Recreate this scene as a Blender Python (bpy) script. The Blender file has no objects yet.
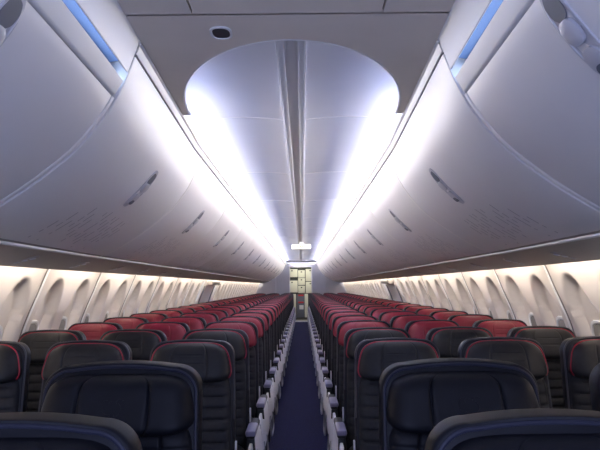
import bpy, bmesh, math, random
from mathutils import Vector, Matrix
random.seed(7)
D = bpy.data
sc = bpy.context.scene
COL = sc.collection
pi = math.pi

# ------------------------------------------------------------------ materials
def mat(name, col, rough=.5, spec=.5, noise=0, nscale=60, bump=0, bscale=300, metal=0, emit=None, estr=0, coat=0):
    m = D.materials.new(name); m.use_nodes = True
    nt = m.node_tree; b = nt.nodes['Principled BSDF']
    b.inputs['Base Color'].default_value = (*col, 1)
    b.inputs['Roughness'].default_value = rough
    b.inputs['Specular IOR Level'].default_value = spec
    b.inputs['Metallic'].default_value = metal
    if coat: b.inputs['Coat Weight'].default_value = coat
    tc = nt.nodes.new('ShaderNodeTexCoord')
    if noise:
        n = nt.nodes.new('ShaderNodeTexNoise'); n.inputs['Scale'].default_value = nscale; n.inputs['Detail'].default_value = 3
        nt.links.new(tc.outputs['Object'], n.inputs['Vector'])
        r = nt.nodes.new('ShaderNodeValToRGB')
        r.color_ramp.elements[0].position = .3; r.color_ramp.elements[1].position = .7
        r.color_ramp.elements[0].color = (*[c*(1-noise) for c in col], 1)
        r.color_ramp.elements[1].color = (*[min(1, c*(1+noise)) for c in col], 1)
        nt.links.new(n.outputs['Fac'], r.inputs['Fac']); nt.links.new(r.outputs['Color'], b.inputs['Base Color'])
    if bump:
        n = nt.nodes.new('ShaderNodeTexNoise'); n.inputs['Scale'].default_value = bscale
        nt.links.new(tc.outputs['Object'], n.inputs['Vector'])
        bp = nt.nodes.new('ShaderNodeBump'); bp.inputs['Strength'].default_value = bump; bp.inputs['Distance'].default_value = .002
        nt.links.new(n.outputs['Fac'], bp.inputs['Height']); nt.links.new(bp.outputs['Normal'], b.inputs['Normal'])
    if emit:
        b.inputs['Emission Color'].default_value = (*emit, 1); b.inputs['Emission Strength'].default_value = estr
    return m

M = dict(
    bin=mat('bin_white', (.80, .785, .775), .36, .5, noise=.012, nscale=4),
    trimw=mat('trim_white', (.74, .73, .72), .4),
    vault=mat('vault_white', (.70, .70, .71), .45, noise=.015, nscale=3),
    lowc=mat('low_ceiling_grey', (.78, .70, .60), .6, noise=.02, nscale=8),
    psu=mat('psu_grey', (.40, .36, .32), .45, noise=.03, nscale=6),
    wall=mat('sidewall_cream', (.68, .61, .555), .55, noise=.015, nscale=10),
    seam=mat('seam_pale', (.88, .86, .83), .4),
    joint=mat('wall_joint_brown', (.22, .19, .165), .6),  # painted shade for the dark side of the wall seams
    dark=mat('dark_gap', (.03, .028, .028), .6),
    rail=mat('rail_aluminium', (.66, .66, .67), .35),
    channel=mat('channel_grey', (.74, .74, .76), .5),
    carpet=mat('carpet_navy', (.020, .020, .066), .95, .2, noise=.35, nscale=90, bump=.5, bscale=500),
    floor=mat('floor_dark', (.02, .02, .03), .9, noise=.2),
    black=mat('black_leather', (.022, .023, .027), .48, .4, noise=.12, nscale=30, bump=.12, bscale=400),
    rib=mat('black_fabric', (.027, .028, .034), .6, .4, noise=.12, nscale=60, bump=.15, bscale=600),
    red=mat('red_leather', (.29, .017, .042), .45, .5, noise=.06, nscale=20, bump=.1, bscale=400),
    pipe=mat('red_piping', (.42, .02, .05), .45),
    navy=mat('navy_leather', (.005, .006, .011), .5, .28, noise=.15, nscale=25, bump=.12, bscale=350),
    navyp=mat('navy_piping', (.018, .020, .038), .4, .35),
    shell=mat('shell_charcoal', (.015, .015, .021), .5, .35, noise=.05),
    shellp=mat('shell_edge_grey', (.07, .07, .085), .4),
    armpad=mat('armpad_grey', (.27, .25, .37), .32),
    armb=mat('arm_bracket', (.20, .20, .21), .45),
    white=mat('side_panel_white', (.90, .89, .92), .45, noise=.02, nscale=20),
    bar=mat('bar_steel', (.50, .50, .54), .35, metal=.5),
    frame=mat('frame_black', (.02, .02, .022), .5),
    shade=mat('shade_grey', (.24, .225, .215), .6),
    pane=mat('pane_daylight', (.8, .8, .8), .3, emit=(.95, .97, 1), estr=.8),
    latch=mat('latch_grey', (.52, .52, .55), .35),
    latchd=mat('latch_cup_dark', (.13, .14, .17), .45),
    chrome=mat('latch_chrome', (.6, .6, .62), .18, metal=.9),
    mark=mat('placard_ink', (.46, .45, .46), .5),
    galley=mat('galley_cream', (.74, .72, .58), .5),
    gdark=mat('galley_dark', (.05, .05, .045), .5),
    gred=mat('galley_red', (.55, .02, .03), .5),
    bulk=mat('bulkhead_lilac', (.50, .50, .56), .5, noise=.02),
    sign=mat('sign_housing', (.8, .78, .68), .4, emit=(1, .90, .66), estr=.22),
    signt=mat('sign_letters', (.30, .24, .04), .5),
    recess=mat('recess_blue', (.13, .20, .34), .5),  # blue of the mood light put into the base colour
    vent=mat('vent_dark', (.05, .048, .05), .6, noise=.3, nscale=400),
    hull=mat('hull_grey', (.35, .35, .36), .7),
)

# ------------------------------------------------------------------ helpers
def mk(name, verts, faces, m, parent=None, smooth=True, sharp=38, mats=None, fm=None):
    bm = bmesh.new()
    vs = [bm.verts.new(v) for v in verts]
    bm.verts.ensure_lookup_table()
    for i, f in enumerate(faces):
        try:
            fc = bm.faces.new([vs[k] for k in f])
            if fm: fc.material_index = fm[i]
        except ValueError: pass
    bmesh.ops.remove_doubles(bm, verts=bm.verts, dist=1e-6)
    bmesh.ops.recalc_face_normals(bm, faces=bm.faces)
    if smooth:
        for f in bm.faces: f.smooth = True
        lim = math.radians(sharp)
        for e in bm.edges:
            if len(e.link_faces) == 2 and e.calc_face_angle(0) > lim: e.smooth = False
    me = D.meshes.new(name); bm.to_mesh(me); bm.free()
    for x in (mats or [m]): me.materials.append(x)
    o = D.objects.new(name, me); COL.objects.link(o)
    if parent: o.parent = parent
    return o

class G:                                   # geometry gatherer
    def __init__(s): s.v = []; s.f = []
    def add(s, v, f, T=None):
        n = len(s.v)
        s.v += [tuple(T(Vector(p)) if T else p) for p in v]; s.f += [tuple(i+n for i in q) for q in f]
        return s
    def box(s, c, h, b=0, T=None):
        cx, cy, cz = c; hx, hy, hz = h
        if b <= 0:
            v = [(cx+sx*hx, cy+sy*hy, cz+sz*hz) for sx in (-1, 1) for sy in (-1, 1) for sz in (-1, 1)]
            return s.add(v, [(0, 1, 3, 2), (4, 6, 7, 5), (0, 4, 5, 1), (2, 3, 7, 6), (0, 2, 6, 4), (1, 5, 7, 3)], T)
        b = min(b, hx*.95, hy*.95, hz*.95)
        bm = bmesh.new(); bmesh.ops.create_cube(bm, size=2)
        for v in bm.verts: v.co = Vector((v.co.x*hx+cx, v.co.y*hy+cy, v.co.z*hz+cz))
        bmesh.ops.bevel(bm, geom=bm.edges[:], offset=b, segments=2, profile=.5, affect='EDGES')
        bm.verts.index_update()
        s.add([v.co[:] for v in bm.verts], [[v.index for v in f.verts] for f in bm.faces], T); bm.free()
        return s
    def tube(s, pts, r, n=8, closed=False, T=None):
        P = [Vector(p) for p in pts]; N = len(P); v = []; f = []
        t0 = (P[1]-P[0]).normalized()
        up = Vector((0, 0, 1)) if abs(t0.z) < .9 else Vector((0, 1, 0))
        nrm = (up - t0*up.dot(t0)).normalized()
        for i in range(N):
            if closed: t = (P[(i+1) % N]-P[i-1]).normalized()
            else: t = (P[min(i+1, N-1)]-P[max(i-1, 0)]).normalized()
            nrm = (nrm - t*nrm.dot(t)).normalized(); bn = t.cross(nrm)
            rr = r[i] if isinstance(r, (list, tuple)) else r
            for k in range(n):
                a = 2*pi*k/n; v.append(tuple(P[i]+(nrm*math.cos(a)+bn*math.sin(a))*rr))
        for i in range(N if closed else N-1):
            j = (i+1) % N
            for k in range(n): f.append((i*n+k, i*n+(k+1) % n, j*n+(k+1) % n, j*n+k))
        if not closed: f += [tuple(range(n)), tuple((N-1)*n+k for k in range(n))]
        return s.add(v, f, T)
    def grid(s, rows, cyc=False, caps=False, T=None):
        n = len(rows[0]); v = [p for r in rows for p in r]; f = []
        for i in range(len(rows)-1):
            for k in range(n if cyc else n-1):
                k2 = (k+1) % n
                f.append((i*n+k, i*n+k2, (i+1)*n+k2, (i+1)*n+k))
        if caps: f += [tuple(range(n)), tuple((len(rows)-1)*n+k for k in range(n))]
        return s.add(v, f, T)
    def slab(s, outline, y0, y1, b, T=None):
        """outline [(x,z)] extruded from y0 (front) to y1, rounded edges of radius b"""
        cx = sum(p[0] for p in outline)/len(outline); cz = sum(p[1] for p in outline)/len(outline)
        hw = max(abs(p[0]-cx) for p in outline); hh = max(abs(p[1]-cz) for p in outline)
        def ring(y, d): return [(cx+(x-cx)*(1-d/hw), y, cz+(z-cz)*(1-d/hh)) for x, z in outline]
        rows = [ring(y0, b), ring(y0+b*.3, b*.3), ring(y0+b, 0), ring(y1-b, 0), ring(y1-b*.3, b*.3), ring(y1, b)]
        return s.grid(rows, cyc=True, caps=True, T=T)
    def mk(s, name, m, parent=None, **k): return mk(name, s.v, s.f, m, parent, **k)

def props(o, label=None, cat=None, group=None, kind=None):
    if label: o['label'] = label
    if cat: o['category'] = cat
    if group: o['group'] = group
    if kind: o['kind'] = kind
    return o
def empty(name, loc, label, cat, group=None):
    o = D.objects.new(name, None); COL.objects.link(o); o.location = loc
    o.empty_display_size = .1
    return props(o, label, cat, group)
def struct(o): o['kind'] = 'structure'; return o
def dup(o, parent=None):
    c = o.copy(); COL.objects.link(c); c.parent = parent
    for ch in o.children: dup(ch, c)
    return c
def remove_tree(o):
    for ch in list(o.children): remove_tree(ch)
    D.objects.remove(o)
ORD = 'first second third fourth fifth sixth seventh eighth ninth tenth eleventh twelfth thirteenth fourteenth fifteenth sixteenth seventeenth eighteenth nineteenth twentieth twenty-first twenty-second twenty-third twenty-fourth twenty-fifth twenty-sixth twenty-seventh'.split()
SIDE = {-1: 'left', 1: 'right'}

# ------------------------------------------------------------------ cabin shell
AFT = 23.2
def taper(y): return .036*max(0, 3.5-y)           # the nose of the fuselage narrows
def crom(P, n):
    out = []
    for i in range(len(P)-1):
        p0, p1, p2, p3 = P[max(i-1, 0)], P[i], P[i+1], P[min(i+2, len(P)-1)]
        for k in range(n):
            t = k/n
            out.append(tuple(.5*((2*b)+(-a+c)*t+(2*a-5*b+4*c-d)*t*t+(-a+3*b-3*c+d)*t**3) for a, b, c, d in zip(p0, p1, p2, p3)))
    return out+[P[-1]]
def sweep(g, prof, ys, s, closed=False, caps=False):
    rows = [[(s*(x-taper(y)), y, z) for x, z in prof] for y in ys]
    return g.grid(rows, cyc=closed, caps=caps)
YS = [-.3, .5, 1.2, 2.1, 2.8, 3.5, 23.2]

# floor, carpet
g = G(); g.box((0, 11.5, -.03), (1.75, 11.9, .03)); struct(g.mk('floor', M['floor'], smooth=False))
g = G(); g.box((0, 11.35, .004), (.30, 11.65, .004)); 
struct(g.mk('trim_1', M['carpet'], smooth=False))

# side walls with sculpted window reveals
wallp = crom([(1.545, 1.57), (1.595, 1.475), (1.652, 1.33), (1.706, 1.2), (1.748, 1.08), (1.772, .95), (1.765, .7), (1.72, .4), (1.64, .1), (1.60, -.05)], 7)
SEAM0 = 3.87-1.016*3
WINS = [SEAM0+1.016*k+d for k in range(0, 21) for d in (.254, .762) if SEAM0+1.016*k+d < AFT-.3]
def wx(z):
    P = wallp
    for a, b in zip(P[:-1], P[1:]):
        if b[1] <= z <= a[1]:
            t = (z-a[1])/(b[1]-a[1]+1e-9); return a[0]+(b[0]-a[0])*t
    return P[-1][0]
REV = .072
def reveal(y, z):
    k = round((y-SEAM0-.254)/.508); yc = SEAM0+.254+.508*k
    r = math.sqrt(((y-yc)/.168)**2+((z-1.08)/.325)**2)
    t = min(1, max(0, (1.05-r)/.13)); t = t*t*(3-2*t)
    return REV*t
for s in (-1, 1):
    ys = [-.3+i*.018 for i in range(int((AFT+.3)/.018)+1)]+[AFT]
    zs = [p for p in wallp]
    rows = []
    for y in ys:
        rows.append([(s*(x-taper(y)+reveal(y, z)), y, z) for x, z in zs])
    g = G(); g.grid(rows)
    struct(g.mk('wall_'+SIDE[s], M['wall'], sharp=60))
    # upper hull, closes the space behind the bins
    g = G(); sweep(g, [(1.545, 1.57), (1.50, 1.66), (1.42, 1.95), (1.3, 2.2), (1.0, 2.42), (.5, 2.52), (0, 2.55)], YS, s)
    struct(g.mk('wall_upper_'+SIDE[s], M['hull']))
    # pale seal strips between wall panels
    k = 0
    while SEAM0+1.016*k < AFT-.2:
        y = SEAM0+1.016*k; k += 1
        g = G()
        P = [p for p in wallp if .35 < p[1] < 1.56]
        for dy, w, pr in ((0, .010, .006), (.016, .006, .002)):
            rows = []
            for x, z in P:
                X = x-taper(y)
                rows.append([(s*X, y+dy-w, z), (s*(X-pr), y+dy-w*.6, z), (s*(X-pr), y+dy+w*.6, z), (s*X, y+dy+w, z)])
            g.grid(rows)
        sm = struct(g.mk('trim_%d' % (100+k+(50 if s > 0 else 0)), M['seam']))
        g = G(); g.grid([[(s*(x-taper(y)-.0015), y+d, z) for d in (-.032, -.010)] for x, z in P]); g.mk('joint', M['joint'], sm)  # brown strip paints the shadow side of the seal strip
    # windows: pane low, grey shade drawn most of the way
    n = 0
    for y in WINS:
        n += 1
        tx = taper(y)
        def wpt(a, hw, hh, inn):
            ca, sa = math.cos(a), math.sin(a)
            e = .55
            yy = y+hw*math.copysign(abs(ca)**e, ca); zz = .945+hh*math.copysign(abs(sa)**e, sa)
            return (s*(wx(zz)-tx+REV-inn), yy, zz)
        N = 28
        fr = G()
        fr.grid([[wpt(2*pi*i/N, hw, hh, inn) for i in range(N)] for hw, hh, inn in ((.145, .20, -.004), (.14, .195, .008), (.125, .18, .008), (.118, .172, -.004))], cyc=True)
        f = struct(fr.mk('window_%d' % (n if s < 0 else n+len(WINS)), M['trimw']))
        def strip(z0, z1, inn):
            rows = []
            for i in range(9):
                zz = z0+(z1-z0)*i/8
                q = min(1, abs((zz-.945)/.174)); hw = .12*(1-q**3.6)**(1/3.6)
                rows.append([(s*(wx(zz)-tx+REV-inn), y-hw, zz), (s*(wx(zz)-tx+REV-inn), y+hw, zz)])
            return G().grid(rows)
        strip(.772, 1.015, .001).mk('pane', M['pane'], f)
        strip(1.005, 1.118, .003).mk('shade', M['shade'], f)

# service-panel soffit under the bins
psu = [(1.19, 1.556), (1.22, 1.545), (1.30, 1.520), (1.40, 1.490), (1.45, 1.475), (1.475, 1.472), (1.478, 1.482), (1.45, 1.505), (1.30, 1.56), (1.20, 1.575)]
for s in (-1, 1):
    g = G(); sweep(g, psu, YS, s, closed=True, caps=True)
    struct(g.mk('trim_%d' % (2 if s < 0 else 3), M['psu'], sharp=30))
    # slim bright lip along the bin bottom
    g = G(); sweep(g, [(1.205, 1.552), (1.205, 1.541), (1.217, 1.537), (1.223, 1.545)], YS, s, closed=True, caps=True)
    struct(g.mk('trim_%d' % (4 if s < 0 else 5), M['trimw']))

# reading-light panels in the soffit
ROW0, PITCH = 2.87, .755
for s in (-1, 1):
    for k in range(6):
        y = 3.0+k*PITCH
        x = s*(1.37-taper(y)); z = 1.503
        o = empty('reading_light_panel', (x, y, z), 'small round-ended reading light panel under the %s bins, %s from the near end' % (SIDE[s], ORD[k]), 'light panel', 'reading light panels under the bins')
        tilt = Matrix.Rotation(s*math.radians(12), 4, 'Y')
        def T(v): return tilt @ v
        g = G(); N = 24
        pl = [(.075*math.copysign(abs(math.cos(a))**.6, math.cos(a)), .028*math.copysign(abs(math.sin(a))**.8, math.sin(a))) for a in [2*pi*i/N for i in range(N)]]
        g.grid([[(a, b, .004) for a, b in pl], [(a, b, -.004) for a, b in pl], [(a*.95, b*.9, -.006) for a, b in pl]], cyc=True, caps=True, T=T); g.mk('plate', M['psu'], o)
        for j in (-1, 0, 1):
            g = G(); ring = [[(j*.042+r*math.cos(2*pi*i/14), r*math.sin(2*pi*i/14), zz) for i in range(14)] for r, zz in ((.016, -.005), (.016, -.009), (.011, -.010), (.010, -.007))]
            g.grid(ring, cyc=True, caps=True, T=T); g.mk('lamp_lens', M['latch'], o)

# ------------------------------------------------------------------ overhead bins
binp0 = [(.587, 2.156), (.602, 2.115), (.635, 2.035), (.68, 1.95), (.77, 1.835), (.88, 1.74), (1.0, 1.655), (1.12, 1.585), (1.20, 1.553)]
binp = crom(binp0, 5)
def pz(z):                      # x and outward normal of the bin face at height z
    for a, b in zip(binp[:-1], binp[1:]):
        if b[1] <= z <= a[1]:
            t = (z-a[1])/(b[1]-a[1]); x = a[0]+(b[0]-a[0])*t
            d = Vector((b[0]-a[0], b[1]-a[1])).normalized()
            return x, Vector((d.y, -d.x))      # points to the passengers (-x,-z side)
    return binp[-1][0], Vector((-.5, -.8))
def pos_on_bin(s, y, z, off):
    x, n = pz(z)
    return (s*(x-taper(y)+n.x*off), y, z+n.y*off)
def make_bin(s, y0, y1, prof, back, label, near=False, ylatch=None):
    o = empty('overhead_bin', (s*(1.0-taper((y0+y1)/2)), (y0+y1)/2, 1.56), label, 'overhead bin', 'overhead bins along the cabin')
    L = Vector(o.location)
    def loc(p): return (p[0]-L.x, p[1]-L.y, p[2]-L.z)
    e = .006
    cx, cz = 1.05, 1.95
    def ring(y, d):
        pts = prof+back
        return [loc((s*(x-taper(y)+(cx-x)*d), y, z+(cz-z)*d)) for x, z in pts]
    n = 3 if y0 > 3.4 else 7
    ys = [(y0, .006), (y0+.002, .002), (y0+.006, 0)]+[(y0+.010+(y1-y0-.02)*i/n, 0) for i in range(1, n)]+[(y1-.006, 0), (y1-.002, .002), (y1, .006)]
    g = G(); g.grid([ring(y, d) for y, d in ys], cyc=True, caps=True)
    g.mk('bin_door', M['bin'], o, sharp=30)
    # pale divider that shows between this bin and the next
    g = G(); pp = prof+back
    w0, w1 = y1+.001, y1+.026
    rows = [[loc((s*(x-taper(y)+(cx-x)*d), y, z+(cz-z)*d)) for x, z in pp] for y, d in ((w0, .002), (w0+.004, -.006), (w1-.004, -.006), (w1, .002))]
    g.grid(rows, cyc=True, caps=True); g.mk('divider', M['seam'], o, sharp=30)
    # latch: a long recess cup with two round buttons, running up the door
    yc = ylatch or (y0+y1)/2
    zt, zb = (1.925, 1.765) if not near else (2.0, 1.80)
    def lp(u, w, off):           # u along height 0..1, w across
        return loc(pos_on_bin(s, yc+w, zb+(zt-zb)*u, off))
    hw = .046 if not near else .042
    N = 32
    ang = [2*pi*i/N for i in range(N)]
    def ov(sc_, off, u0=.5, ru=.5, w=hw): return [lp(u0+ru*sc_*math.copysign(abs(math.sin(a))**.8, math.sin(a)), w*sc_*math.copysign(abs(math.cos(a))**.8, math.cos(a)), off) for a in ang]
    g = G(); g.grid([ov(1.1, -.003), ov(1.08, .004), ov(.95, .005), ov(.90, .002)], cyc=True, caps=True)
    lt = g.mk('latch', M['latch'], o, sharp=50)
    g = G(); g.grid([ov(1, .0025, .80, .16, hw*.8), ov(.95, .0045, .80, .16, hw*.8)], cyc=True, caps=True); g.mk('finger_cup', M['latchd'], lt)
    g = G(); g.grid([ov(1, .002, .52, .13, hw*.75), ov(1, .010, .52, .13, hw*.75), ov(.7, .014, .52, .13, hw*.75), ov(.2, .015, .52, .13, hw*.75)], cyc=True, caps=True); g.mk('button', M['latch'], lt, sharp=50)
    g = G(); g.grid([ov(1, .002, .20, .14, hw*.8), ov(1, .009, .20, .14, hw*.8), ov(.7, .012, .20, .14, hw*.8)], cyc=True, caps=True); g.mk('lock_plate', M['latch'], lt, sharp=50)
    g = G(); g.grid([ov(1, .003, .12, .06, hw*.5), ov(1, .0125, .12, .06, hw*.5)], cyc=True, caps=True); g.mk('keyhole', M['latchd'], lt, sharp=50)
    # faint small-print stowage notice, too small to read
    if not near:
        g = G(); rr = random.Random(11)
        for li in range(15):
            y = yc-.42+.055*li
            z = 1.735-.05*rr.random()-.03*abs(li-7)/7
            while z > 1.60:
                ln = .015+.03*rr.random()
                if rr.random() < .8:
                    q = [pos_on_bin(s, yy, zz, .0008) for yy, zz in ((y, z), (y+.009, z), (y+.009, z-ln), (y, z-ln))]
                    g.add([loc(p) for p in q], [(0, 1, 2, 3)])
                z -= ln+.008
        g.mk('notice', M['mark'], o, smooth=False)['kind'] = 'stuff'
    return o
back = [(1.30, 1.575), (1.36, 1.75), (1.34, 1.98), (1.1, 2.14), (.63, 2.158)]
BIN0, BINL = 2.15, 1.553
for s in (-1, 1):
    for k in range(13):
        y0 = BIN0+BINL*k if k else 2.01; y1 = min(BIN0+BINL*(k+1)-.028, AFT-.06)
        make_bin(s, y0, y1, binp, back, 'white curved overhead bin on the %s of the aisle, %s back from the ceiling opening' % (SIDE[s], ORD[k]), ylatch=2.92 if k == 0 else None)
    lowp = [p for p in binp if p[1] < 2.0]
    topx = pz(2.0)[0]
    make_bin(s, -.30, 1.96, [(topx, 2.0)]+lowp, [(1.30, 1.575), (1.36, 1.75), (1.34, 1.94), (1.1, 1.99)], 'nearest %s overhead bin in bluish light, with a pale rim above' % SIDE[s], near=True, ylatch=1.25)
    # rim above the near bin, recess with the blue lamp glow painted in, upper panel
    NY = [-.3, .5, 1.2, 1.985]
    g = G(); sweep(g, [(.657, 2.009), (.649, 2.012), (.645, 2.018), (.623, 2.056), (.620, 2.062), (.626, 2.067), (.640, 2.066), (.72, 2.03), (.72, 2.010)], NY, s, closed=True, caps=True)
    struct(g.mk('trim_%d' % (6 if s < 0 else 7), M['trimw'], sharp=50))
    g = G(); sweep(g, [(.664, 2.012), (.664, 1.992), (.71, 1.992), (.71, 2.012)], NY[:-1]+[1.95], s, closed=True, caps=True)
    struct(g.mk('trim_%d' % (90 if s < 0 else 91), M['dark'], smooth=False))
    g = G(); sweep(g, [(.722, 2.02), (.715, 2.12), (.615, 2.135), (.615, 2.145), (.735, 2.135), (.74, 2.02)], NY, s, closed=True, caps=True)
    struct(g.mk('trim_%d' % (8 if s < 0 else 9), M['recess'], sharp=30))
    g = G(); sweep(g, [(.608, 2.090), (.605, 2.092), (.592, 2.13), (.578, 2.17), (.564, 2.215)]+[(.60, 2.22), (.61, 2.15), (.615, 2.10)], [-.3, .5, 1.2, 1.97, 1.985], s, closed=True, caps=True)
    struct(g.mk('trim_%d' % (10 if s < 0 else 11), M['bin'], sharp=30))
    # end cheek of the first curved bin, stepping out from the near panel
    # valance hiding the cove lamps, with the dark joint below it
    VY = [2.01, 2.8, 3.5, AFT]
    val = [(.590, 2.166), (.585, 2.166), (.581, 2.170), (.567, 2.208), (.565, 2.216), (.568, 2.221), (.574, 2.219), (.585, 2.2), (.60, 2.19)]
    g = G(); sweep(g, val, VY, s, closed=True, caps=True)
    struct(g.mk('trim_%d' % (12 if s < 0 else 13), M['trimw'], sharp=40))
    g = G(); sweep(g, [(.590, 2.190), (.594, 2.155), (.62, 2.153), (.62, 2.19)], VY, s, closed=True, caps=True)
    struct(g.mk('trim_%d' % (14 if s < 0 else 15), M['dark']))
    # cove floor behind the valance
    g = G(); sweep(g, [(.565, 2.198), (.70, 2.19), (.72, 2.18), (.58, 2.188)], VY, s, closed=True, caps=True)
    struct(g.mk('trim_%d' % (16 if s < 0 else 17), M['trimw']))

for s in (-1, 1):
    g = G(); sweep(g, [(.672, 2.262), (.585, 2.257), (.585, 2.260), (.672, 2.265)], [2.05, 2.8, 3.5, AFT], s, closed=True, caps=True)  # unseen hood, added to keep the bin wash light off the vault
    struct(g.mk('trim_%d' % (18 if s < 0 else 19), M['trimw'], smooth=False))
# ------------------------------------------------------------------ vaulted ceiling
vp = crom([(.055, 2.335), (.15, 2.345), (.30, 2.352), (.44, 2.350), (.54, 2.335), (.62, 2.30), (.67, 2.25), (.69, 2.19)], 5)
VC = [1.92, 2.8, 3.5, AFT]
for s in (-1, 1):
    g = G(); sweep(g, [(x+(.0 if i else 0), z) for i, (x, z) in enumerate(vp)], VC, s)
    struct(g.mk('ceiling_vault_'+SIDE[s], M['vault']))
g = G()
# closing wall in front of the vault and a plain crown above the centre strip
g.add([(-.60, 1.92, 2.212), (.60, 1.92, 2.212), (.60, 1.92, 2.5), (-.60, 1.92, 2.5)], [(0, 1, 2, 3)]); struct(g.mk('trim_20', M['vault'], smooth=False))
# centre strip: channel and two rails
g = G(); g.grid([[(x, y, z) for x, z in [(-.06, 2.338), (-.06, 2.345), (.06, 2.345), (.06, 2.338)]] for y in (1.92, AFT)], cyc=True, caps=True)
struct(g.mk('trim_21', M['channel'], smooth=False))
for j, x0 in enumerate((-.043, .043)):
    g = G(); g.box((x0, (1.93+AFT)/2, 2.334), (.014, (AFT-1.93)/2, .005), .003); struct(g.mk('trim_%d' % (22+j), M['rail']))
for j, x0 in enumerate((-.060, .060)):
    g = G(); g.box((x0, (1.93+AFT)/2, 2.331), (.0035, (AFT-1.93)/2, .007), .002); struct(g.mk('trim_%d' % (24+j), M['trimw']))
# pale seams across the vault
n = 30
y = 3.45
while y < AFT-.5:
    for s in (-1, 1):
        g = G(); P = vp[1:21]
        g.grid([[(s*x, y-.006, z), (s*x, y-.004, z-.003), (s*x, y+.004, z-.003), (s*x, y+.006, z)] for x, z in P])
        struct(g.mk('trim_%d' % n, M['seam'])); n += 1
    y += 1.72

# low flat ceiling with the oval opening
ZC = 2.205
N = 48
arc = [(.510*math.cos(pi*i/N), 2.90-.905*math.sin(pi*i/N)) for i in range(N+1)]   # right to left
def shiftx(y): return .60-taper(y)
g = G()
# grid between y=1.88 line and the arc / lips, built as strips fanning out of the arc
outer = []
for i, (x, y) in enumerate(arc):
    a = pi*i/N
    ca, sa = math.cos(a), math.sin(a)
    # project outward to rectangle  |x|<=lip , y>=1.80
    t = 9
    if abs(ca) > 1e-6: t = min(t, (.567)/abs(ca*.62))
    if sa > 1e-6: t = min(t, (2.90-1.80)/(sa*.905))
    ox, oy = ca*.62*t, 2.90-.905*sa*t
    ox = math.copysign(min(abs(ox), .567-taper(oy)), ox) if abs(ox) > 1e-5 else 0
    outer.append((ox, oy))
rows = [[(x, y, ZC) for x, y in outer], [(x, y, ZC) for x, y in arc], [(x, y, ZC+.016) for x, y in arc], [(x, y, ZC+.016) for x, y in outer]]
# the two square corners
g.grid(rows, cyc=False)
for s in (-1, 1):
    c = (s*(.567-taper(1.80)), 1.80)
    pts = [p for p in outer if p[0]*s > 0]
    pts.sort(key=lambda p: p[1])
    for a, b in zip(pts[:-1], pts[1:]):
        if (abs(a[1]-1.80) < 1e-4) != (abs(b[1]-1.80) < 1e-4) or (abs(a[1]-1.80) > 1e-4):
            pass
    k = [p for p in pts if abs(p[1]-1.80) < 1e-4]
    far = max(k, key=lambda p: abs(p[0])); nxt = min([p for p in pts if p[1] > 1.8001], key=lambda p: p[1])
    g.add([(far[0], far[1], ZC), (c[0], c[1], ZC), (nxt[0], nxt[1], ZC)], [(0, 1, 2)])
struct(g.mk('ceiling', M['lowc'], sharp=50))
g = G(); g.tube([(x, y, ZC+.006) for x, y in arc], .008, 8); struct(g.mk('trim_26', M['trimw']))
for j, (xa, xb) in enumerate(((-.60, -.298), (-.292, .292), (.298, .60))):
    g = G()
    def cl(x, y): return math.copysign(min(abs(x), .60-taper(y)), x)
    ys = [-.3, .5, 1.2, 1.792]
    g.grid([[(cl(xa, y), y, ZC), (cl(xb, y), y, ZC), (cl(xb, y), y, ZC+.015), (cl(xa, y), y, ZC+.015)] for y in ys], cyc=True, caps=True)
    struct(g.mk('ceiling_panel_%d' % (j+1), M['lowc'], smooth=False))
g = G(); g.box((0, .8, ZC+.03), (.60, 1.08, .008)); struct(g.mk('trim_27', M['dark'], smooth=False))

# small oval vent in the low ceiling
o = empty('ceiling_vent', (-.225, 1.93, ZC), 'small dark oval vent with pale rim in the low grey ceiling', 'vent')
N = 28
def ovr(a, b, z): return [(a*math.copysign(abs(math.cos(t))**.75, math.cos(t)), b*math.copysign(abs(math.sin(t))**.75, math.sin(t)), z) for t in [2*pi*i/N for i in range(N)]]
g = G(); g.grid([ovr(.037, .050, .002), ovr(.037, .050, -.004), ovr(.030, .042, -.005), ovr(.028, .040, .001)], cyc=True); g.mk('rim', M['trimw'], o)
g = G(); g.grid([ovr(.0295, .041, .001), ovr(.029, .0405, -.002)], cyc=True, caps=True); g.mk('grille', M['vent'], o)

# exit sign hanging across the centre strip
o = empty('exit_sign', (.02, 13.4, 2.335), 'lit cream exit sign hanging across the ceiling centre strip', 'sign')
g = G(); g.box((0, 0, -.10), (.215, .045, .058), .03); g.mk('housing', M['sign'], o)
g = G(); g.box((0, 0, -.02), (.05, .03, .03), .008); g.mk('bracket', M['trimw'], o)
cu = D.curves.new('lettering', 'FONT'); cu.body = 'EXIT'; cu.size = .095; cu.align_x = 'CENTER'; cu.align_y = 'CENTER'; cu.extrude = .002
to = D.objects.new('lettering_curve', cu); COL.objects.link(to)
bpy.context.view_layer.update()
me = D.meshes.new_from_object(to.evaluated_get(bpy.context.evaluated_depsgraph_get()))
D.objects.remove(to)
me.materials.clear(); me.materials.append(M['signt'])
t = D.objects.new('lettering', me); COL.objects.link(t); t.parent = o; t.location = (0, -.047, -.10); t.rotation_euler = (pi/2, 0, 0)

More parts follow.
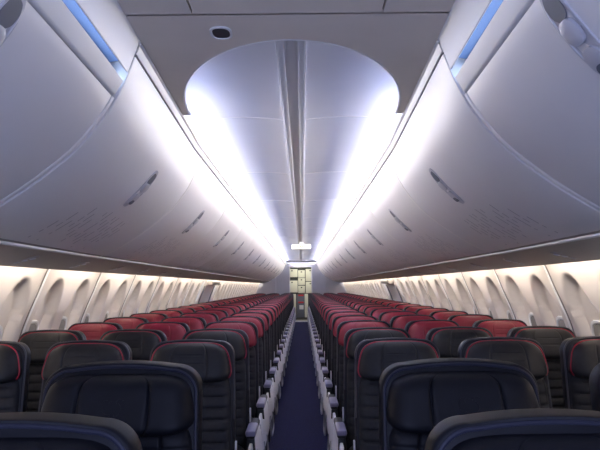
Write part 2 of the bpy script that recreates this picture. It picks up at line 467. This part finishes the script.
# ------------------------------------------------------------------ overwing exits
for s in (-1, 1):
    g = G()
    P = [p for p in wallp if .5 < p[1] < 1.47]
    for y0, y1, pr in ((9.95, 10.10, .022), (11.55, 11.70, .022)):
        g.grid([[(s*(x+.0), y0, z), (s*(x-pr), y0+.02, z), (s*(x-pr), y1-.02, z), (s*x, y1, z)] for x, z in P])
    d = struct(g.mk('door_%d' % (1 if s < 0 else 2), M['trimw'], sharp=30))
    g = G(); g.grid([[(s*(x-.010), 10.12, z), (s*(x-.015), 10.16, z), (s*(x-.015), 11.5, z), (s*(x-.010), 11.53, z)] for x, z in P]); g.mk('hatch', M['wall'], d, sharp=30)
    for y0 in (10.20, 11.30):
        g = G(); g.grid([[(s*(x-.015), y0, z), (s*(x-.022), y0+.01, z), (s*(x-.022), y0+.11, z), (s*(x-.015), y0+.12, z)] for x, z in P if z < 1.38]); g.mk('slot', M['latchd'], d)
    g = G(); g.box((s*1.555, 10.85, 1.425), (.045, .48, .04), .012); g.mk('handle_cover', M['psu'], d)

# ------------------------------------------------------------------ aft bulkhead and galley
g = G()
for xa, xb in ((-1.78, -.455), (.40, 1.78)):
    g.box(((xa+xb)/2, AFT+.03, 1.15), ((xb-xa)/2, .03, 1.25))
g.box((-.03, AFT+.03, 2.32), (.44, .03, .23))
struct(g.mk('wall_aft', M['bulk'], smooth=False))
g = G()
for x in (-.455, .40): g.box((x, AFT-.02, 1.045), (.018, .03, 1.045), .006)
g.box((-.028, AFT-.02, 2.09), (.445, .03, .018), .006)
g.box((-.028, AFT-.02, .012), (.44, .06, .012), .004)
struct(g.mk('trim_28', M['trimw']))
GY = 24.6
g = G()
for x in (-1.0, .95): g.box((x, AFT+1.0, 1.15), (.02, 1.2, 1.25))
g.box((0, AFT+2.1, 1.15), (1.0, .02, 1.25)); struct(g.mk('wall_galley', M['bulk'], smooth=False))
g = G(); g.box((0, AFT+1.0, 2.30), (1.0, 1.0, .02)); struct(g.mk('ceiling_galley', M['vault'], smooth=False))
g = G(); g.box((0, AFT+1.1, -.03), (1.0, 1.1, .03)); struct(g.mk('floor_galley', M['psu'], smooth=False))
o = empty('galley_unit', (-.03, GY, 0), 'cream galley wall of compartments and carts at the aft end of the aisle', 'galley')
g = G(); g.box((0, .2, 1.12), (.62, .18, 1.10)); g.mk('carcass', M['gdark'], o, smooth=False)
for xa, xb, za, zb in ((-.58, -.13, 1.72, 2.05), (-.58, -.13, 1.10, 1.58), (-.11, .17, 1.70, 2.00), (-.11, .17, 1.40, 1.68), (-.11, .17, 1.07, 1.37), (.20, .58, 1.55, 2.05), (.20, .58, 1.07, 1.52)):
    g = G(); g.box(((xa+xb)/2, .0, (za+zb)/2), ((xb-xa)/2, .03, (zb-za)/2), .01); d = g.mk('compartment_door', M['galley'], o)
    g = G(); g.box(((xa+xb)/2, -.037, zb-.07), (.03, .008, .022), .004); g.mk('handle', M['gdark'], d)
for x in (-.27, .22):
    g = G(); g.box((x, -.02, .57), (.07, .05, .47), .01); g.mk('post', M['galley'], o)
g = G(); g.box((-.02, .0, .56), (.15, .03, .46), .01); c = g.mk('cart_door', M['latchd'], o)
for z, h in ((.98, .028), (.70, .03)):
    g = G(); g.box((.0, -.037, z), (.11, .008, h), .004); g.mk('cart_latch', M['gred'], c)
g = G(); g.box((.02, -.036, .50), (.085, .006, .085), .003); g.mk('placard', M['trimw'], c)
g = G(); g.box((0, -.01, .05), (.5, .05, .05), .01); g.mk('kick_plate', M['gdark'], o)

# ------------------------------------------------------------------ seats
def tilt(v, z0=1.05, k=.17): return Vector((v.x, v.y+(v.z-z0)*k, v.z))
def arch(hw_bot, hw_top, z0, z1, rx, rz, crown, n=12):
    """outline of a seat back: straight sides, rounded shoulders, slightly crowned top (bottom left, up and over, bottom right)"""
    L = [(-hw_bot, z0), (-hw_bot*.55-hw_top*.45, z0+(z1-z0)*.5)]
    for i in range(n+1):
        a = pi-(pi/2)*i/n
        L.append((-hw_top+rx+rx*math.cos(a), z1-crown-rz+rz*math.sin(a)))
    xs = -hw_top+rx
    for i in range(1, 6):
        x = xs+(-2*xs)*i/6*1.0
        L.append((x, z1-crown*(x/xs)**2))
    R = [(-x, z) for x, z in L[:2+n+1]][::-1]
    return L+R
def us_with(grooves, n=40):
    U = [-math.cos(pi*i/n) for i in range(n+1)]
    for gv in grooves: U += [gv+d for d in (-.045, -.02, -.008, 0, .008, .02, .045)]
    return sorted(set(round(u, 4) for u in U if -1 <= u <= 1))
def cushion(g, hw, z0, z1, y0, depth, bot=5, side=6, taper_top=.12, grooves=(), slant=0, gd=.006, nv=26, hgroove=None, belly=.0, curve=0, ribs=None, n_out=4.5, T=tilt):
    """padded panel: front bulges to y0-depth, back flat at y0.  returns the surface function"""
    U = us_with(grooves)
    V = [-math.cos(pi*i/nv) for i in range(nv+1)]
    if hgroove:
        for h in hgroove: V += [h[0]+d for d in (-.05, -.02, 0, .02, .05)]
    if ribs:
        V += [-1+2*i/(ribs*6) for i in range(ribs*6+1)]
    V = sorted(set(round(v, 4) for v in V if -1 <= v <= 1))
    zc, hz = (z0+z1)/2, (z1-z0)/2
    def W(v):
        t = (v+1)/2
        return hw*(1-taper_top*t**1.5)*max(0, 1-abs(v)**n_out)**(1/n_out)
    def S(u, v, off=0):
        x = W(v)*u
        e = max(0, 1-abs(u)**side)**.5*max(0, 1-abs(v)**bot)**.5
        d = depth*e*(1+belly*(-v))
        for gv in grooves:
            uu = u-gv*(1+slant*v)
            d -= gd*math.exp(-(uu/.018)**2)*min(1, e*1.5)
        if hgroove:
            for h, ua, ub in hgroove:
                if ua < u < ub: d -= gd*.7*math.exp(-((v-h)/.028)**2)
        if ribs:
            ph = abs(math.sin((v+1)/2*ribs*pi)); d -= depth*.20*(1-ph**.2)*min(1, e*1.3)
        return Vector((x, y0-d-off-curve*u*u*0, zc+hz*v))
    front = [[S(u, v) for u in U] for v in V]
    backr = [[Vector((W(v)*u, y0, zc+hz*v)) for u in U] for v in V]
    g.grid(front, T=T); g.grid(backr, T=T)
    return S, W, zc, hz

def econ_seat(name, red, aisle, side):
    """aisle: this seat stands on the aisle.  side -1: left block (its aisle is at +x)"""
    o = empty(name, (0, 0, 0), 'x', 'seat')
    ol = arch(.215, .200, .40, 1.108, .068, .072, .008)
    g = G(); g.slab(ol, .020, .085, .014, T=tilt); g.mk('back_shell', M['shell'], o, sharp=50)
    g = G(); g.tube([(x*.985, .026, z*.999) for x, z in ol[1:-1]], .0048, 6, T=tilt); g.mk('shell_edging', M['shellp'], o)
    g = G(); S, W, zc, hz = cushion(g, .200, .915, 1.099, .016, .085, grooves=(-.45, .45), slant=.06, taper_top=.19, belly=.20, hgroove=((.42, -.32, .32), (.02, -.32, .32)), n_out=4.0, gd=.004)
    h = g.mk('headrest', M['red'] if red else M['black'], o, sharp=70)
    # red piping round the top and sides of the headrest
    pts = []
    for i in range(41):
        a = -.62+(pi+1.24)*i/40
        u = math.cos(a)
        # walk the rim: u,v on the unit squircle
        ca, sa = math.cos(a), math.sin(a)
        v = math.copysign(abs(sa)**.55, sa)
        v = max(-.75, min(.985, v))
        x = W(v)*(1 if ca > 0 else -1)*(min(1, abs(ca)**.30) if abs(v) > .97 else 1)
        if abs(v) > .97: x = W(.97)*math.copysign(min(1, abs(ca)/.52), ca)
        pts.append((x*.995, .016-.030*(1-abs(v)**8*.35), zc+hz*v*.992))
    g = G(); g.tube(pts, .0033, 6, T=tilt); g.mk('headrest_piping', M['pipe'], h)
    g = G(); cushion(g, .196, .41, .955, .030, .050, ribs=11, taper_top=.03, n_out=8, nv=8, bot=10, grooves=(), side=8); g.mk('back_cushion', M['rib'], o, sharp=70)
    # seat cushion: a padded panel laid flat
    def TS(v): return Vector((v.x, -.30-(v.z), .47-(v.y)*-1 if False else .40-v.y))
    g = G(); cushion(g, .208, -.245, .235, .0, .085, n_out=6, taper_top=0, nv=12, T=TS); g.mk('seat_cushion', M['rib'], o, sharp=70)
    g = G()
    for x in (-.13, .13):
        g.tube([(x, -.40, .0), (x, -.37, .36)], .016, 8); g.tube([(x, -.03, .0), (x, -.12, .36)], .016, 8); g.box((x, -.21, .012), (.018, .26, .012), .004)
    for y in (-.36, -.14): g.tube([(-.24, y, .37), (.24, y, .37)], .020, 8)
    g.box((0, -.22, .392), (.19, .22, .012), .004)
    g.mk('base_frame', M['frame'], o)
    a = -side
    def armrest(x, m, parent):
        g = G(); g.box((x, -.20, .578), (.0245, .185, .019), .014); return g.mk('armrest', m, parent)
    if aisle:
        ax = a*.247
        ar = armrest(ax, M['frame'], o)
        g = G(); g.box((ax, -.285, .590), (.028, .105, .016), .012); g.mk('arm_pad', M['armpad'], ar)
        g = G(); g.slab([(-.02, .50), (-.018, .562), (.02, .562), (.025, .50)], -.375, -.35, .006, T=lambda v: Vector((v.x+ax, v.y, v.z))); g.mk('arm_bracket', M['frame'], ar)
        # white end panel: outline in (y,z), extruded along x
        px = a*.250
        ol2 = [(-.535, .40), (-.52, .35), (-.46, .325), (.12, .325), (.18, .34), (.205, .42), (.19, .48), (.12, .525), (-.10, .54), (-.46, .54), (-.52, .50)]
        g = G(); g.slab(ol2, -.008, .008, .004, T=lambda v: Vector((px+v.y+a*(.53-v.z)*.10, v.x, v.z))); g.mk('end_panel', M['white'], o)
        g = G()
        for yy in (-.46, -.10):
            g = G(); g.box((a*.225, yy, .15), (.010, .028, .15), .004); g.mk('end_leg', M['frame'], o)
        g = G()
        hp = [(-.46, .38), (-.49, .33), (-.495, .27), (-.47, .24), (-.40, .235), (-.28, .235), (-.22, .245), (-.19, .28), (-.195, .36)]
        hp = crom(hp, 4)
        g = G(); g.tube([(px+a*(.013+(.53-z)*.08), y, z) for y, z in hp], .007, 7); g.mk('baggage_bar', M['bar'], o)
        g = G(); g.box((a*.216, -.035, .615), (.0045, .012, .040), .003); g.mk('hinge_plate', M['white'], o)
    armrest(-a*.247, M['armb'], o)
    return o

def emblem(S, g):
    """faint raised flower-like swirl"""
    def stroke(pts, r=.0012):
        g.tube([S(u, v, .0006) for u, v in pts], r, 6, T=tilt)
    for cx, cy, r0, a0, a1 in ((-.03, .0, .10, 2.2, 5.0), (.05, .02, .10, -1.6, 1.0), (0, .10, .07, .3, 2.8), (-.08, .12, .06, 1.2, 3.6), (.10, .15, .07, .6, 2.6), (.02, -.12, .06, 3.4, 5.6)):
        stroke([(cx+r0*(1-.35*i/12)*math.cos(a0+(a1-a0)*i/12), cy+2.6*r0*(1-.35*i/12)*math.sin(a0+(a1-a0)*i/12)) for i in range(13)])

def wide_seat(name):
    o = empty(name, (0, 0, 0), 'x', 'seat')
    ol = arch(.252, .240, .40, 1.130, .078, .072, .012, n=14)
    g = G(); g.slab(ol, .010, .085, .013, T=tilt); g.mk('back_shell', M['navy'], o, sharp=50)
    g = G()
    g.tube([(x*.955, .012, z*.990) for x, z in ol[1:-1]], .0055, 8, T=tilt)
    g.mk('shell_piping', M['navyp'], o)
    g = G(); S, W, zc, hz = cushion(g, .234, .925, 1.098, .012, .085, grooves=(-.47, .47), slant=.07, taper_top=.13, belly=.22, gd=.010, n_out=4.6, bot=6, side=9, nv=34)
    h = g.mk('headrest', M['navy'], o, sharp=70)
    g = G(); emblem(S, g); g.mk('crest', M['navy'], h)
    g = G(); cushion(g, .232, .42, .965, .020, .055, grooves=(-.62, .62), taper_top=.02, n_out=8, hgroove=((.72, -1, 1), (.25, -.6, .6)), bot=10, gd=.008); g.mk('back_cushion', M['navy'], o, sharp=70)
    def TS(v): return Vector((v.x, -.30-v.z, .40-v.y))
    g = G(); cushion(g, .245, -.25, .245, .0, .10, n_out=6, taper_top=0, nv=12, T=TS, grooves=(-.62, .62)); g.mk('seat_cushion', M['navy'], o, sharp=70)
    g = G()
    for x in (-.17, .17):
        g.tube([(x, -.42, .0), (x, -.38, .36)], .018, 8); g.tube([(x, -.03, .0), (x, -.12, .36)], .018, 8); g.box((x, -.22, .012), (.02, .26, .012), .004)
    for y in (-.36, -.14): g.tube([(-.26, y, .37), (.26, y, .37)], .022, 8)
    g.box((0, -.22, .392), (.22, .24, .012), .004)
    g.mk('base_frame', M['frame'], o)
    for x in (-.285, .285):
        g = G(); g.box((x, -.27, .50), (.032, .25, .12), .02); g.mk('armrest', M['navyp'], o)
    return o

XC = {'aisle': .487, 'middle': .983, 'window': 1.473}
protos = {}
def proto(key):
    if key not in protos:
        if key[0] == 'wide': protos[key] = wide_seat('wide_seat')
        else: protos[key] = econ_seat('economy_seat', key[1], key[2], key[3])
        return protos[key], True
    return protos[key], False
def place(key, name, loc, label, group):
    p, fresh = proto(key)
    o = p if fresh else dup(p)
    o.location = loc
    props(o, label, 'seat', group)
    return o

for s in (-1, 1):
    for k, y in enumerate((1.14, 1.85)):
        for col, x in (('aisle', .515), ('window', 1.175)):
            if col == 'window' and (k == 0 or s < 0): continue
            lab = 'wide navy leather seat on the %s of the aisle, %s' % (SIDE[s], 'nearest row, cut off low' if k == 0 else 'second row with crest on headrest')
            if col == 'window': lab = 'wide navy leather seat by the right wall, only its edge showing'
            o = place(('wide',), 'wide_seat', (s*x, y, 0), lab, 'wide navy seats at the front')
            o.scale = (1, 1, .985 if k == 0 else 1)      # the nearest row is reclined a touch lower
NROW = 26
for k in range(NROW):
    y = ROW0+PITCH*k
    red = k >= 2
    for s in (-1, 1):
        for col in ('aisle', 'middle', 'window'):
            where = {'aisle': '%s aisle seat' % SIDE[s], 'middle': '%s-side middle seat' % SIDE[s], 'window': '%s window seat' % SIDE[s]}[col]
            if red: lab = 'economy seat with red headrest, %s, %s red row from the front' % (where, ORD[k-2])
            else: lab = 'black economy seat with red headrest piping, %s, %s row behind wide navy seats' % (where, ORD[k])
            place(('econ', red, col == 'aisle', s), 'economy_seat', (s*XC[col], y, 0), lab, 'economy seats in rows')

# ------------------------------------------------------------------ lights
def area(name, loc, sx, sy, direction, power, col, spread=180):
    l = D.lights.new(name, 'AREA'); l.shape = 'RECTANGLE'; l.size = sx; l.size_y = sy; l.energy = power; l.color = col
    l.spread = math.radians(spread)
    o = D.objects.new(name, l); COL.objects.link(o); o.location = loc
    d = Vector(direction).normalized()
    # local -Z to direction, local Y along world Y
    zax = -d; yax = Vector((0, 1, 0)); xax = yax.cross(zax).normalized(); yax = zax.cross(xax)
    o.rotation_euler = Matrix((xax, yax, zax)).transposed().to_euler()
    return o
COVE, DOWN, WASH, BLUE = 2.4, 5.0, 3.0, 1.1
for s in (-1, 1):
    for k in range(7):
        y0, y1 = 2.25+k*2.97, 2.25+(k+1)*2.97
        area('cove_lamp', (s*.622, (y0+y1)/2, 2.272), .03, (y1-y0)-.02, (-s*.45, 0, 1), COVE*(y1-y0), (.36, .48, 1))
        area('bin_wash_lamp', (s*.655, (y0+y1)/2, 2.247), .02, (y1-y0)-.02, (-s, 0, -.1), DOWN*(y1-y0), (1, .91, .79))
    k = 0
    while SEAM0+1.016*k < AFT-.6:
        y0 = SEAM0+1.016*k; k += 1
        ym = y0+.508
        area('sidewall_lamp', (s*(1.405-taper(ym)), ym, 1.585), .025, .80, (s*.30, 0, -.38), WASH, (1, .92, .83))
    area('mood_lamp', (s*(.695-taper(1.0)), .9, 2.078), .015, 2.2, (-s, 0, 0.1), BLUE, (.5, .66, 1))
area('galley_lamp', (0, AFT+.7, 2.26), .8, .6, (0, 0, -1), 8, (1, .97, .85))

w = D.worlds.new('world'); sc.world = w; w.use_nodes = True
bg = w.node_tree.nodes['Background']; bg.inputs['Color'].default_value = (.50, .58, 1, 1); bg.inputs['Strength'].default_value = 1.25

# ------------------------------------------------------------------ camera
cam = D.cameras.new('camera'); co = D.objects.new('camera', cam); COL.objects.link(co)
cam.sensor_width = 36; cam.lens = 36; cam.clip_start = .02
pitch = math.atan(61/600); yaw = math.atan(2/600); roll = .008
R = Matrix.Rotation(yaw, 4, 'Z') @ Matrix.Rotation(pi/2+pitch, 4, 'X') @ Matrix.Rotation(-roll, 4, 'Z')
co.matrix_world = Matrix.Translation((.04, 0, 1.36)) @ R
sc.camera = co
sc.view_settings.view_transform = 'Standard'; sc.view_settings.look = 'None'; sc.view_settings.exposure = .82; sc.view_settings.gamma = 1
sc.cycles.max_bounces = 8; sc.cycles.diffuse_bounces = 6; sc.cycles.glossy_bounces = 3
